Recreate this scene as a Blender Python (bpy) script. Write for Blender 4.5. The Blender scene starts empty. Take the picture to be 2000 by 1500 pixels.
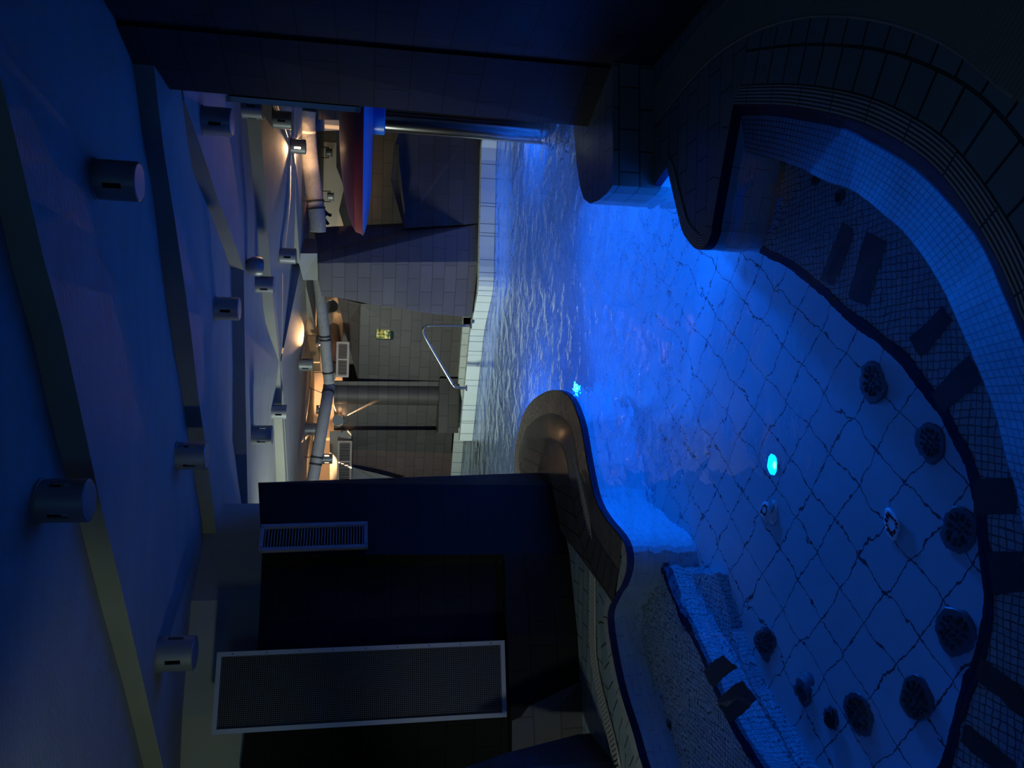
import bpy, bmesh, math, random
from mathutils import Vector, Matrix
from mathutils.geometry import tessellate_polygon
from mathutils.bvhtree import BVHTree
random.seed(7)
S = bpy.context.scene
COL = S.collection

# ------------------------------------------------------------------ camera
F, H, PITCH, ROLL = 1500.0, 1.6, math.radians(10.6), 0.0206
_U0 = Vector((0, math.sin(PITCH), math.cos(PITCH)))
FW = Vector((0, math.cos(PITCH), -math.sin(PITCH)))
_R0 = Vector((1, 0, 0))
CR = math.cos(ROLL) * _R0 + math.sin(ROLL) * _U0
CU = math.cos(ROLL) * _U0 - math.sin(ROLL) * _R0
CAM = Vector((0, 0, H))
cd = bpy.data.cameras.new('camera')
cd.sensor_fit = 'HORIZONTAL'; cd.sensor_width = 36; cd.lens = F / 2000 * 36; cd.clip_start = 0.02
cam = bpy.data.objects.new('camera', cd); COL.objects.link(cam)
X, Y, Z = -CU, CR, -FW            # the photograph was taken with the phone turned on its side
cam.matrix_world = Matrix(((X.x, Y.x, Z.x, CAM.x), (X.y, Y.y, Z.y, CAM.y), (X.z, Y.z, Z.z, CAM.z), (0, 0, 0, 1)))
S.camera = cam

# ------------------------------------------------------------------ world, exposure
w = bpy.data.worlds.new('world'); S.world = w; w.use_nodes = True
w.node_tree.nodes['Background'].inputs[0].default_value = (0.10, 0.16, 0.35, 1)
w.node_tree.nodes['Background'].inputs[1].default_value = 0.004
S.view_settings.view_transform = 'Standard'; S.view_settings.look = 'None'
S.view_settings.gamma = 1; S.view_settings.exposure = 0.0
S.cycles.max_bounces = 10; S.cycles.transmission_bounces = 8; S.cycles.diffuse_bounces = 4
S.cycles.sample_clamp_indirect = 3.0
S.cycles.use_denoising = True

# ------------------------------------------------------------------ room lights
def aim(o, d):
    o.rotation_euler = Vector(d).to_track_quat('-Z', 'Y').to_euler()
def area(name, loc, d, size, power, col, spread=180, sy=None):
    l = bpy.data.lights.new(name, 'AREA'); l.energy = power; l.color = col
    l.shape = 'RECTANGLE' if sy else 'DISK'; l.size = size
    if sy: l.size_y = sy
    l.spread = math.radians(spread)
    o = bpy.data.objects.new(name, l); COL.objects.link(o); o.location = loc; aim(o, d); return o
def spot(name, loc, d, power, col, ang, blend=0.3, r=0.01):
    l = bpy.data.lights.new(name, 'SPOT'); l.energy = power; l.color = col
    l.spot_size = math.radians(ang); l.spot_blend = blend; l.shadow_soft_size = r
    o = bpy.data.objects.new(name, l); COL.objects.link(o); o.location = loc; aim(o, d); return o
def point(name, loc, power, col, r=0.03):
    l = bpy.data.lights.new(name, 'POINT'); l.energy = power; l.color = col; l.shadow_soft_size = r
    o = bpy.data.objects.new(name, l); COL.objects.link(o); o.location = loc; return o
BLUE = (0.0, 0.13, 1.0)
# underwater pool lamps, the last few added to brighten the water (housings further down)
POOL_LAMPS = [((1.42, 4.50, -0.45), (-1, .1, -.12), 165), ((-0.05, 6.30, -0.5), (.6, -1, -.1), 110),
              ((3.3, 8.6, -0.5), (-1, -.1, -.1), 32), ((-0.7, 8.3, -0.5), (1, .0, -.1), 36),
              ((-0.39, 3.68, -0.97), (.0, .1, 1), .5), ((1.95, 5.7, -0.5), (-1, -.15, -.15), 140),
              ((-0.80, 5.15, -0.45), (1, -.6, -.15), 12), ((.93, 3.83, -.45), (.35, 1, .1), 14)]
for i, (p, d, e) in enumerate(POOL_LAMPS):
    area('pool_lamp_light', p, d, 0.12, e, BLUE)
# cool wall lamp round the corner behind the left wall, washing the far kerb and walls
area('far_side_light', (-2.9, 8.6, 1.9), (1.0, .34, -.42), 0.5, 84, (0.88, 1.0, 0.86), 135)
# dim lamps at the entrance left of the camera; the large area light is added fill
spot('entrance_light', (-3.3, 1.9, 1.9), (.38, 1, .62), 44, (0.80, 1.0, 0.72), 75, 0.7, 0.08)
area('behind_camera_fill', (-1.2, -0.8, 2.7), (.25, 1, -.6), 1.4, 9, (0.22, 0.55, 1.0))
spot('entrance_wall_light', (-3.4, 1.7, 2.3), (1.6, 3.3, -2.2), 130, (0.85, 1.0, 0.92), 50, 0.8, 0.1)

# ------------------------------------------------------------------ helpers
def ray(px, py):
    return FW + (1500 - py - 750) / F * CR - (px - 1000) / F * CU
def Pz(px, py, z=0.0):
    d = ray(px, py); return CAM + d * ((z - H) / d.z)
def Py(px, py, y):
    d = ray(px, py); return CAM + d * (y / d.y)
def Pw(px, py, z):
    d = ray(px, py).normalized(); t = -H / d.z; e = 1 / 1.33
    dx, dy = d.x * e, d.y * e; dz = -math.sqrt(1 - dx * dx - dy * dy)
    return Vector((d.x * t + dx * z / dz, d.y * t + dy * z / dz, z))
def V2(v): return Vector((v[0], v[1]))

def set_uv(me):
    uv = me.uv_layers.new(name='UVMap') if not me.uv_layers else me.uv_layers[0]
    for p in me.polygons:
        n = p.normal
        if abs(n.z) > 0.75:
            for li in p.loop_indices:
                v = me.vertices[me.loops[li].vertex_index].co; uv.data[li].uv = (v.x, v.y)
        else:
            t = Vector((-n.y, n.x, 0)); t = t.normalized() if t.length > 1e-6 else Vector((1, 0, 0))
            for li in p.loop_indices:
                v = me.vertices[me.loops[li].vertex_index].co; uv.data[li].uv = (v.dot(t), v.z)

def link(name, me, mat=None, parent=None, smooth=False, kind=None, uv=True):
    o = bpy.data.objects.new(name, me); COL.objects.link(o)
    if mat:
        for m in (mat if isinstance(mat, (list, tuple)) else [mat]): me.materials.append(m)
    if parent is not None: o.parent = parent
    if smooth:
        for p in me.polygons: p.use_smooth = True
    if uv and not me.uv_layers: set_uv(me)
    if kind: o['kind'] = kind
    return o
def mesh(name, vs, fs, mat=None, parent=None, smooth=False, kind=None, uvs=None):
    me = bpy.data.meshes.new(name); me.from_pydata([tuple(v) for v in vs], [], fs); me.update()
    if uvs:
        u = me.uv_layers.new(name='UVMap')
        for p in me.polygons:
            for li in p.loop_indices: u.data[li].uv = uvs[me.loops[li].vertex_index]
    return link(name, me, mat, parent, smooth, kind)
def frombm(name, bm, mat=None, parent=None, smooth=False, kind=None):
    bm.normal_update(); me = bpy.data.meshes.new(name); bm.to_mesh(me); bm.free()
    return link(name, me, mat, parent, smooth, kind)
def hull(name, pts, mat, parent=None, kind='structure', bevel=0):
    bm = bmesh.new()
    for p in pts: bm.verts.new(p)
    r = bmesh.ops.convex_hull(bm, input=bm.verts)
    junk = [e for e in r['geom_interior'] + r['geom_unused'] if isinstance(e, bmesh.types.BMVert)]
    bmesh.ops.delete(bm, geom=list(set(junk)), context='VERTS')
    bmesh.ops.dissolve_limit(bm, angle_limit=0.02, verts=bm.verts, edges=bm.edges)
    if bevel: bmesh.ops.bevel(bm, geom=list(bm.edges), offset=bevel, segments=2, affect='EDGES', clamp_overlap=True)
    bmesh.ops.recalc_face_normals(bm, faces=bm.faces)
    return frombm(name, bm, mat, parent, kind=kind)
def panel(name, pts, mat, thick=0.25, parent=None, kind='structure'):
    """A wall slab: its front face is given as (photo x, photo y, distance)."""
    f = [Py(*p) for p in pts]
    b = [p + Vector((p.x / p.y * thick, thick, (p.z - H) / p.y * thick * 0.3)) for p in f]
    n = len(f); bm = bmesh.new()
    A = [bm.verts.new(p) for p in f]; B = [bm.verts.new(p) for p in b]
    tri = tessellate_polygon([[Vector((p.x, p.z, 0)) for p in f]])
    for t in tri:
        bm.faces.new([A[i] for i in t]); bm.faces.new([B[i] for i in reversed(t)])
    for i in range(n): bm.faces.new([A[i], A[(i + 1) % n], B[(i + 1) % n], B[i]])
    bmesh.ops.recalc_face_normals(bm, faces=bm.faces)
    return frombm(name, bm, mat, parent, kind=kind)
def panelp(name, pts, mat, thick=0.25, kind='structure'):
    """As panel(), but only the first three corners carry a distance; the rest lie in their plane."""
    a, b, c = [Py(*p) for p in pts[:3]]; n_ = (b - a).cross(c - a)
    out = list(pts[:3])
    for q in pts[3:]:
        d = ray(q[0], q[1]); t_ = (a - CAM).dot(n_) / d.dot(n_); out.append((q[0], q[1], (CAM + d * t_).y))
    return panel(name, out, mat, thick, kind=kind)
def flat(name, pts, z0, z1, mat, kind='structure', parent=None):
    """Horizontal slab with a free outline, top at z1, bottom at z0."""
    P = [Vector((p[0], p[1], 0)) for p in pts]
    n = len(P); bm = bmesh.new()
    A = [bm.verts.new((p.x, p.y, z1)) for p in P]; B = [bm.verts.new((p.x, p.y, z0)) for p in P]
    for t in tessellate_polygon([P]):
        bm.faces.new([A[i] for i in t]); bm.faces.new([B[i] for i in reversed(t)])
    for i in range(n): bm.faces.new([A[i], A[(i + 1) % n], B[(i + 1) % n], B[i]])
    bmesh.ops.recalc_face_normals(bm, faces=bm.faces)
    return frombm(name, bm, mat, parent, kind=kind)
def smooth_path(pts, n=6, closed=False):
    """Catmull-Rom through the points."""
    out = []; P = [Vector(p) for p in pts]; m = len(P)
    for i in range(m if closed else m - 1):
        g = (lambda k: P[k % m]) if closed else (lambda k: P[min(max(k, 0), m - 1)])
        a, b, c, d = g(i - 1), g(i), g(i + 1), g(i + 2)
        for k in range(n):
            t = k / n
            out.append(0.5 * ((2 * b) + (c - a) * t + (2 * a - 5 * b + 4 * c - d) * t * t + (3 * b - a - 3 * c + d) * t ** 3))
    if not closed: out.append(P[-1])
    return out
def offset(path, d):
    out = []
    for i, p in enumerate(path):
        a = path[max(i - 1, 0)]; b = path[min(i + 1, len(path) - 1)]
        t = Vector((b[0] - a[0], b[1] - a[1])); t.normalize()
        out.append(Vector((p[0] + t.y * d, p[1] - t.x * d)))
    return out
def strip(name, A, B, zA, zB, mat, kind='structure', parent=None, v0=0.0, w=None, thick=0):
    vs, uvs, fs = [], [], []; s = 0
    for i in range(len(A)):
        if i: s += (V2(A[i]) - V2(A[i - 1])).length
        ww = w if w is not None else math.sqrt((V2(A[i]) - V2(B[i])).length ** 2 + (zA - zB) ** 2)
        vs += [(A[i][0], A[i][1], zA), (B[i][0], B[i][1], zB)]; uvs += [(s, v0), (s, v0 + ww)]
    for i in range(len(A) - 1): fs.append((2 * i, 2 * i + 1, 2 * i + 3, 2 * i + 2))
    o = mesh(name, vs, fs, mat, parent, kind=kind, uvs=uvs)
    return o
def ring(bm, c, r, n, ax=None):
    ax = ax or Matrix.Identity(3)
    return [bm.verts.new(Vector(c) + ax @ Vector((r * math.cos(2 * math.pi * i / n), r * math.sin(2 * math.pi * i / n), 0))) for i in range(n)]
def lathe(bm, prof, n=32, M=None, cap0=True, cap1=True):
    M = M or Matrix.Identity(4); R = []
    for r, z in prof:
        R.append([bm.verts.new(M @ Vector((r * math.cos(2 * math.pi * i / n), r * math.sin(2 * math.pi * i / n), z))) for i in range(n)])
    for a, b in zip(R, R[1:]):
        for i in range(n): bm.faces.new([a[i], a[(i + 1) % n], b[(i + 1) % n], b[i]])
    if cap0: bm.faces.new(list(reversed(R[0])))
    if cap1: bm.faces.new(R[-1])
def lathe_obj(name, prof, mat, parent=None, loc=None, n=32, smooth=True, kind=None, M=None, cap0=True, cap1=True):
    bm = bmesh.new(); lathe(bm, prof, n, M, cap0, cap1)
    bmesh.ops.recalc_face_normals(bm, faces=bm.faces)
    o = frombm(name, bm, mat, parent, smooth, kind)
    if loc is not None: o.location = loc
    if smooth:
        md = o.modifiers.new('edges', 'EDGE_SPLIT'); md.split_angle = math.radians(38)
    return o
def tube(name, pts, r, mat, parent=None, n=12, kind=None, rib=0.0, cap=True):
    P = [Vector(p) for p in pts]; bm = bmesh.new(); R = []
    up = Vector((0, 0, 1)); prev = None
    for i, p in enumerate(P):
        t = (P[min(i + 1, len(P) - 1)] - P[max(i - 1, 0)]).normalized()
        if prev is None:
            a = t.cross(up) if abs(t.dot(up)) < .95 else t.cross(Vector((1, 0, 0)))
        else: a = prev - t * prev.dot(t)
        a.normalize(); b = t.cross(a); prev = a
        rr = r * (1 + (rib if i % 2 else 0))
        R.append([bm.verts.new(p + (a * math.cos(2 * math.pi * k / n) + b * math.sin(2 * math.pi * k / n)) * rr) for k in range(n)])
    for a, b in zip(R, R[1:]):
        for k in range(n): bm.faces.new([a[k], a[(k + 1) % n], b[(k + 1) % n], b[k]])
    if cap: bm.faces.new(list(reversed(R[0]))); bm.faces.new(R[-1])
    bmesh.ops.recalc_face_normals(bm, faces=bm.faces)
    return frombm(name, bm, mat, parent, True, kind)
def dense(pts, step):
    out = []
    P = [Vector(p) for p in pts]
    for a, b in zip(P, P[1:]):
        k = max(1, int((b - a).length / step))
        out += [a.lerp(b, i / k) for i in range(k)]
    return out + [P[-1]]
def bx(bm, c, s, M=None):
    M = M or Matrix.Identity(4)
    vs = [bm.verts.new(M @ (Vector(c) + Vector((s[0] * i / 2, s[1] * j / 2, s[2] * k / 2)))) for i in (-1, 1) for j in (-1, 1) for k in (-1, 1)]
    for f in ((0, 1, 3, 2), (4, 6, 7, 5), (0, 4, 5, 1), (2, 3, 7, 6), (0, 2, 6, 4), (1, 5, 7, 3)): bm.faces.new([vs[i] for i in f])
def tag(o, label, cat, group=None, kind=None):
    o['label'] = label; o['category'] = cat
    if group: o['group'] = group
    if kind: o['kind'] = kind
    return o
def thing(name, loc, label, cat, group=None, M=None):
    o = bpy.data.objects.new(name, None); COL.objects.link(o)
    if M is not None: o.matrix_world = M
    else: o.location = loc
    o.empty_display_size = .05
    return tag(o, label, cat, group)
def copy_tree(o, parent=None):
    c = o.copy(); COL.objects.link(c)
    if parent is not None: c.parent = parent
    for ch in [k for k in bpy.data.objects if k.parent == o]: copy_tree(ch, c)
    return c

# ------------------------------------------------------------------ materials
def mat(name, col, rough=0.6, metal=0.0, noise=0.0, nscale=3.0, bump=0.0, bscale=40.0, stretch=None, spec=0.5):
    m = bpy.data.materials.new(name); m.use_nodes = True; nt = m.node_tree; N = nt.nodes; L = nt.links
    b = N['Principled BSDF']; b.inputs['Base Color'].default_value = (*col, 1)
    b.inputs['Roughness'].default_value = rough; b.inputs['Metallic'].default_value = metal
    b.inputs['Specular IOR Level'].default_value = spec
    tc = N.new('ShaderNodeTexCoord'); src = tc.outputs['Object']
    if stretch:
        mp = N.new('ShaderNodeMapping'); mp.inputs['Scale'].default_value = stretch
        L.new(src, mp.inputs[0]); src = mp.outputs[0]
    if noise:
        n = N.new('ShaderNodeTexNoise'); n.inputs['Scale'].default_value = nscale; n.inputs['Detail'].default_value = 6
        r = N.new('ShaderNodeMix'); r.data_type = 'RGBA'
        r.inputs['A'].default_value = (*[c * (1 - noise) for c in col], 1); r.inputs['B'].default_value = (*[min(1, c * (1 + noise)) for c in col], 1)
        L.new(src, n.inputs['Vector']); L.new(n.outputs['Fac'], r.inputs['Factor']); L.new(r.outputs['Result'], b.inputs['Base Color'])
    if bump:
        n2 = N.new('ShaderNodeTexNoise'); n2.inputs['Scale'].default_value = bscale; n2.inputs['Detail'].default_value = 5
        bp = N.new('ShaderNodeBump'); bp.inputs['Strength'].default_value = bump; bp.inputs['Distance'].default_value = 0.01
        L.new(src, n2.inputs['Vector']); L.new(n2.outputs['Fac'], bp.inputs['Height']); L.new(bp.outputs[0], b.inputs['Normal'])
    return m
def tiles(name, c1, c2, grout, bw, bh, mortar=0.004, rough=0.4, off=0.5, rot=0.0, bump=0.4, noise=0.25, nscale=2.5, rvar=0.2, loc=(0, 0, 0), spec=0.5):
    m = bpy.data.materials.new(name); m.use_nodes = True; nt = m.node_tree; N = nt.nodes; L = nt.links
    b = N['Principled BSDF']
    b.inputs['Specular IOR Level'].default_value = spec
    uv = N.new('ShaderNodeUVMap'); mp = N.new('ShaderNodeMapping'); mp.inputs['Rotation'].default_value = (0, 0, rot); mp.inputs['Location'].default_value = loc
    br = N.new('ShaderNodeTexBrick'); br.inputs['Scale'].default_value = 1
    br.inputs['Brick Width'].default_value = bw; br.inputs['Row Height'].default_value = bh
    br.inputs['Mortar Size'].default_value = mortar; br.inputs['Mortar Smooth'].default_value = 0.1
    br.offset = off; br.offset_frequency = 2
    br.inputs['Color1'].default_value = (*c1, 1); br.inputs['Color2'].default_value = (*c2, 1); br.inputs['Mortar'].default_value = (*grout, 1)
    n = N.new('ShaderNodeTexNoise'); n.inputs['Scale'].default_value = nscale; n.inputs['Detail'].default_value = 6
    rp = N.new('ShaderNodeMapRange'); rp.inputs['To Min'].default_value = 1 - noise; rp.inputs['To Max'].default_value = 1 + noise
    mx = N.new('ShaderNodeMix'); mx.data_type = 'RGBA'; mx.blend_type = 'MULTIPLY'; mx.inputs['Factor'].default_value = 1
    L.new(uv.outputs[0], mp.inputs[0]); L.new(mp.outputs[0], br.inputs['Vector']); L.new(mp.outputs[0], n.inputs['Vector'])
    L.new(n.outputs['Fac'], rp.inputs['Value']); L.new(br.outputs['Color'], mx.inputs['A']); L.new(rp.outputs[0], mx.inputs['B'])
    L.new(mx.outputs['Result'], b.inputs['Base Color'])
    rr = N.new('ShaderNodeMapRange'); rr.inputs['To Min'].default_value = rough - rvar / 2; rr.inputs['To Max'].default_value = rough + rvar / 2
    L.new(n.outputs['Fac'], rr.inputs['Value']); L.new(rr.outputs[0], b.inputs['Roughness'])
    bp = N.new('ShaderNodeBump'); bp.inputs['Strength'].default_value = bump; bp.inputs['Distance'].default_value = 0.003; bp.invert = True
    L.new(br.outputs['Fac'], bp.inputs['Height']); L.new(bp.outputs[0], b.inputs['Normal'])
    return m
def emit(name, col, s):
    m = bpy.data.materials.new(name); m.use_nodes = True; b = m.node_tree.nodes['Principled BSDF']
    b.inputs['Base Color'].default_value = (0.8, 0.7, 0.6, 1)
    b.inputs['Emission Color'].default_value = (*col, 1); b.inputs['Emission Strength'].default_value = s
    return m

M_ceil = mat('ceiling_plaster', (0.27, 0.27, 0.26), 0.85, noise=0.18, nscale=2.0, bump=0.35, bscale=25, stretch=(1, 3, 1))
M_rise = mat('riser_plaster', (0.23, 0.235, 0.205), 0.85, noise=0.15, nscale=3, bump=0.2, bscale=20)  # ceiling plaster toned grey-green for the white light on the steps
M_plast = mat('grey_render', (0.30, 0.31, 0.30), 0.85, noise=0.2, nscale=2, bump=0.25, bscale=15)
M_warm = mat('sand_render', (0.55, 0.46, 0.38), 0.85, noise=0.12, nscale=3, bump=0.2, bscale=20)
M_white = mat('white_paint', (0.62, 0.66, 0.62), 0.7, noise=0.08, nscale=2)
M_brown = mat('brown_render', (0.20, 0.13, 0.10), 0.8, noise=0.2, nscale=3, bump=0.2)
M_deck = tiles('deck_tile', (0.17, 0.21, 0.22), (0.145, 0.185, 0.20), (0.02, 0.025, 0.03), 0.245, 0.122, 0.004, 0.33)
M_ring = tiles('ring_tile', (0.17, 0.22, 0.24), (0.14, 0.19, 0.215), (0.02, 0.025, 0.03), 0.122, 0.14, 0.005, 0.3, off=0.0)
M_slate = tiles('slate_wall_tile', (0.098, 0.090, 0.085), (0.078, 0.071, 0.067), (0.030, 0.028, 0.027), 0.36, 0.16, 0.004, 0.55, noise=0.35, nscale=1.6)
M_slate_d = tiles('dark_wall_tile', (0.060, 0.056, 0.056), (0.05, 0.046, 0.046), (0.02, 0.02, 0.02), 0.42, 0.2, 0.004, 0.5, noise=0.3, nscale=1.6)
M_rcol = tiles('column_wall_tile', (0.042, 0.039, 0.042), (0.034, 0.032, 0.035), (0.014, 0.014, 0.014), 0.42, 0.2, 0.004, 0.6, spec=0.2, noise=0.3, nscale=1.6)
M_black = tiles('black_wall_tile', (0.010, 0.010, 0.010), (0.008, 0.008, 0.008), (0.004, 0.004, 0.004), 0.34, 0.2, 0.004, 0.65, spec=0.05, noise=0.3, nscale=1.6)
M_slateR = tiles('warm_lit_wall_tile', (0.15, 0.105, 0.09), (0.12, 0.085, 0.075), (0.05, 0.04, 0.035), 0.36, 0.16, 0.004, 0.6, noise=0.3, nscale=1.6)  # slate copy toned brown for the reddish light falling on it
M_kerb = tiles('kerb_tile', (0.72, 0.80, 0.76), (0.68, 0.77, 0.74), (0.10, 0.13, 0.14), 0.20, 0.30, 0.004, 0.3, off=0.0, noise=0.1)
M_navy = tiles('navy_tile', (0.006, 0.012, 0.075), (0.005, 0.010, 0.065), (0.003, 0.004, 0.02), 0.22, 0.02, 0.002, 0.6, spec=0.2, off=0.0, bump=1.0)
M_cope = tiles('ribbed_coping_tile', (0.42, 0.44, 0.45), (0.38, 0.40, 0.41), (0.05, 0.055, 0.065), 0.22, 0.0135, 0.0035, 0.4, off=0.0, bump=1.0, noise=0.1)
M_mosaic = tiles('mosaic_tile', (0.30, 0.40, 0.46), (0.22, 0.32, 0.38), (0.02, 0.03, 0.05), 0.026, 0.026, 0.0026, 0.35, off=0.0, noise=0.2)
M_bmos = tiles('bench_mosaic_tile', (0.36, 0.47, 0.50), (0.26, 0.36, 0.40), (0.06, 0.08, 0.10), 0.026, 0.026, 0.0022, 0.4, off=0.0, noise=0.2)
M_floor = tiles('pool_floor_tile', (0.36, 0.48, 0.52), (0.33, 0.45, 0.49), (0.03, 0.045, 0.06), 0.21, 0.21, 0.0032, 0.4, off=0.0, rot=math.radians(36), loc=(.056, .066, 0), noise=0.3, nscale=1.2, bump=0.2)
M_pwall = tiles('pool_wall_tile', (0.36, 0.47, 0.52), (0.34, 0.45, 0.5), (0.18, 0.25, 0.3), 0.25, 0.125, 0.003, 0.35, off=0.5, noise=0.15)
M_dark = mat('dark_seat_tile', (0.018, 0.03, 0.045), 0.5, noise=0.2)
M_grate = mat('grate_plastic', (0.24, 0.235, 0.22), 0.45)
M_void = mat('dark_void', (0.006, 0.006, 0.007), 0.9)
M_alu = mat('lamp_aluminium', (0.22, 0.24, 0.26), 0.42, 0.35, noise=0.06)
M_slot = mat('lamp_inside_dark', (0.012, 0.012, 0.014), 0.35)
M_lit = emit('lamp_inside_lit', (1.0, 0.62, 0.30), 40)
M_steel = mat('brushed_steel', (0.50, 0.50, 0.50), 0.16, 1.0, noise=0.05, nscale=30)
M_rail = mat('polished_steel', (0.62, 0.60, 0.58), 0.25, 1.0)
M_red = mat('red_gelcoat', (0.26, 0.026, 0.018), 0.35)
M_blue = mat('blue_gelcoat', (0.02, 0.20, 0.55), 0.3)
M_duct = mat('duct_jacket', (0.22, 0.22, 0.22), 0.7, noise=0.3, nscale=18, bump=0.6, bscale=60)
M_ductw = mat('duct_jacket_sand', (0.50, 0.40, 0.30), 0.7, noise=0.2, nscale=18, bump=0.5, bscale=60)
M_vent = mat('vent_metal', (0.30, 0.31, 0.36), 0.4, 0.3)
M_wire = mat('black_wire', (0.01, 0.01, 0.01), 0.6)
M_jet = mat('jet_plastic', (0.05, 0.075, 0.09), 0.4)
M_jetl = mat('pale_jet_plastic', (0.8, 0.85, 0.85), 0.35)
M_glowb = emit('pool_lamp_glass', (0.03, 0.45, 1.0), 16)
M_stain = mat('dark_stain', (0.03, 0.028, 0.027), 0.8)

# --- water
mw = bpy.data.materials.new('pool_water'); mw.use_nodes = True; nt = mw.node_tree; N = nt.nodes; L = nt.links
N.remove(N['Principled BSDF']); g = N.new('ShaderNodeBsdfGlass'); g.inputs['IOR'].default_value = 1.33; g.inputs['Roughness'].default_value = 0.0
g.inputs['Color'].default_value = (0.93, 0.97, 1.0, 1)
L.new(g.outputs[0], N['Material Output'].inputs['Surface'])
geo = N.new('ShaderNodeNewGeometry'); sx = N.new('ShaderNodeSeparateXYZ'); L.new(geo.outputs['Position'], sx.inputs[0])
amp = N.new('ShaderNodeMapRange'); amp.inputs['From Min'].default_value = 3.4; amp.inputs['From Max'].default_value = 6.5
amp.inputs['To Min'].default_value = 0.22; amp.inputs['To Max'].default_value = 1.0; L.new(sx.outputs['Y'], amp.inputs['Value'])
n1 = N.new('ShaderNodeTexNoise'); n1.inputs['Scale'].default_value = 5.0; n1.inputs['Detail'].default_value = 0.6
n1.inputs['Distortion'].default_value = 0.4
n2 = N.new('ShaderNodeTexNoise'); n2.inputs['Scale'].default_value = 17.0; n2.inputs['Detail'].default_value = 2.0
mp = N.new('ShaderNodeMapping'); mp.inputs['Scale'].default_value = (1.0, 0.8, 1); L.new(geo.outputs['Position'], mp.inputs[0])
L.new(mp.outputs[0], n1.inputs['Vector']); L.new(mp.outputs[0], n2.inputs['Vector'])
a1 = N.new('ShaderNodeMath'); a1.operation = 'MULTIPLY'; L.new(n2.outputs['Fac'], a1.inputs[0])
amp2 = N.new('ShaderNodeMapRange'); amp2.inputs['From Min'].default_value = 3.2; amp2.inputs['From Max'].default_value = 6.5
amp2.inputs['To Min'].default_value = 0.10; amp2.inputs['To Max'].default_value = 0.32; L.new(sx.outputs['Y'], amp2.inputs['Value']); L.new(amp2.outputs[0], a1.inputs[1])
a2 = N.new('ShaderNodeMath'); a2.operation = 'ADD'; L.new(n1.outputs['Fac'], a2.inputs[0]); L.new(a1.outputs[0], a2.inputs[1])
a3 = N.new('ShaderNodeMath'); a3.operation = 'MULTIPLY'; L.new(a2.outputs[0], a3.inputs[0]); L.new(amp.outputs[0], a3.inputs[1])
bp = N.new('ShaderNodeBump'); bp.inputs['Strength'].default_value = 1.0; bp.inputs['Distance'].default_value = 0.045
L.new(a3.outputs[0], bp.inputs['Height']); L.new(bp.outputs[0], g.inputs['Normal'])

DZ = 0.04     # deck level, water is at 0

# ------------------------------------------------------------------ pool outline
corner = Pz(1433, 205, DZ)
rim_pen = [Pz(*q, DZ) for q in ((1275, 365), (1303, 325), (1330, 440), (1345, 470), (1362, 487), (1378, 482), (1390, 455), (1395, 420))] + [corner]
pen_s = [rim_pen[0], rim_pen[1]] + smooth_path([rim_pen[1], rim_pen[2], rim_pen[3], rim_pen[4], rim_pen[5], rim_pen[6], rim_pen[7], rim_pen[8]], 4)[1:]
near_px = [(1433, 205), (1482, 205), (1534, 207), (1595, 216), (1667, 234), (1730, 261), (1806, 310), (1865, 373), (1932, 477), (1977, 571), (2000, 630)]
near_pts = [Pz(*q, DZ) for q in near_px] + [Vector(v) for v in ((-.02, 1.47, 0), (-.35, 1.40, 0), (-.75, 1.38, 0), (-1.2, 1.45, 0), (-1.65, 1.65, 0), (-2.05, 2.0, 0), (-2.32, 2.5, 0), (-2.42, 3.05, 0), (-2.38, 3.6, 0))]
left_px = [(1260, 1500), (1240, 1430), (1210, 1330), (1190, 1210), (1203, 1165), (1218, 1140), (1228, 1100), (1220, 1055), (1185, 1010), (1165, 970), (1150, 900), (1135, 820), (1110, 770), (1070, 765), (1030, 800), (1010, 870), (1008, 925)]
left_pts = [Pz(*q, 0.03) for q in left_px] + [Vector((-1.3, 8.15, 0)), Vector((-2.2, 8.2, 0))]
rim_s = smooth_path([p.xy.to_3d() for p in near_pts] + [p.xy.to_3d() for p in left_pts], 4)
for p in pen_s: p.z = 0
RIM = [p.xy.to_3d() for p in pen_s[:-1]] + rim_s                       # block -> peninsula -> round the whirlpool -> left bank
# far side of the water
kerb_px = [(978, 235), (970, 290), (968, 400), (966, 480), (964, 560), (954, 611), (946, 649), (941, 694), (932, 775), (923, 861)]
KERB = smooth_path([Pz(*q, 0).xy.to_3d() for q in kerb_px], 4)
KR = Pz(985, 80, 0).xy.to_3d()
kb = [Pz(905, 620, .17).xy.to_3d(), Pz(893, 770, .17).xy.to_3d(), Pz(881, 925, .17).xy.to_3d()]
BK0 = Vector((0.9, kb[1].y + (kb[0].y - kb[1].y) * 1.0, 0)); BKL = kb[2] + (kb[2] - kb[1]) * 1.2
# ------------------------------------------------------------------ water and basin
water = [RIM[0] + Vector((.3, 0, 0))] + [p for p in RIM] + [Vector((-4, 8.4, 0)), BKL, kb[1]] + [kb[0]] + [Vector((3.2, 12.0, 0)), Vector((4.5, 10.2, 0)), Vector((4.5, 4.9, 0)), Vector((1.9, 4.6, 0))]
wt = mesh('water_surface', [(p.x, p.y, 0) for p in water], [tuple(t) for t in tessellate_polygon([water])], mw)
bmw = bmesh.new(); bmw.from_mesh(wt.data)
for f in bmw.faces:
    if f.normal.z < 0: f.normal_flip()
bmw.to_mesh(wt.data); bmw.free()
wt['kind'] = 'structure'
flat('pool_floor', [(-4.6, .6, 0), (4.8, .6, 0), (4.8, 14, 0), (-4.6, 14, 0)], -1.15, -1.0, M_floor)
def vwall(name, path, z0, z1, m):
    return strip(name, path, path, z1, z0, m)
WLp = [Pz(*q, 0).xy.to_3d() for q in ((1435, 225), (1505, 225), (1572, 236), (1640, 250), (1698, 279), (1775, 324), (1842, 387), (1910, 472), (1955, 571), (1993, 661))]
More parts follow.
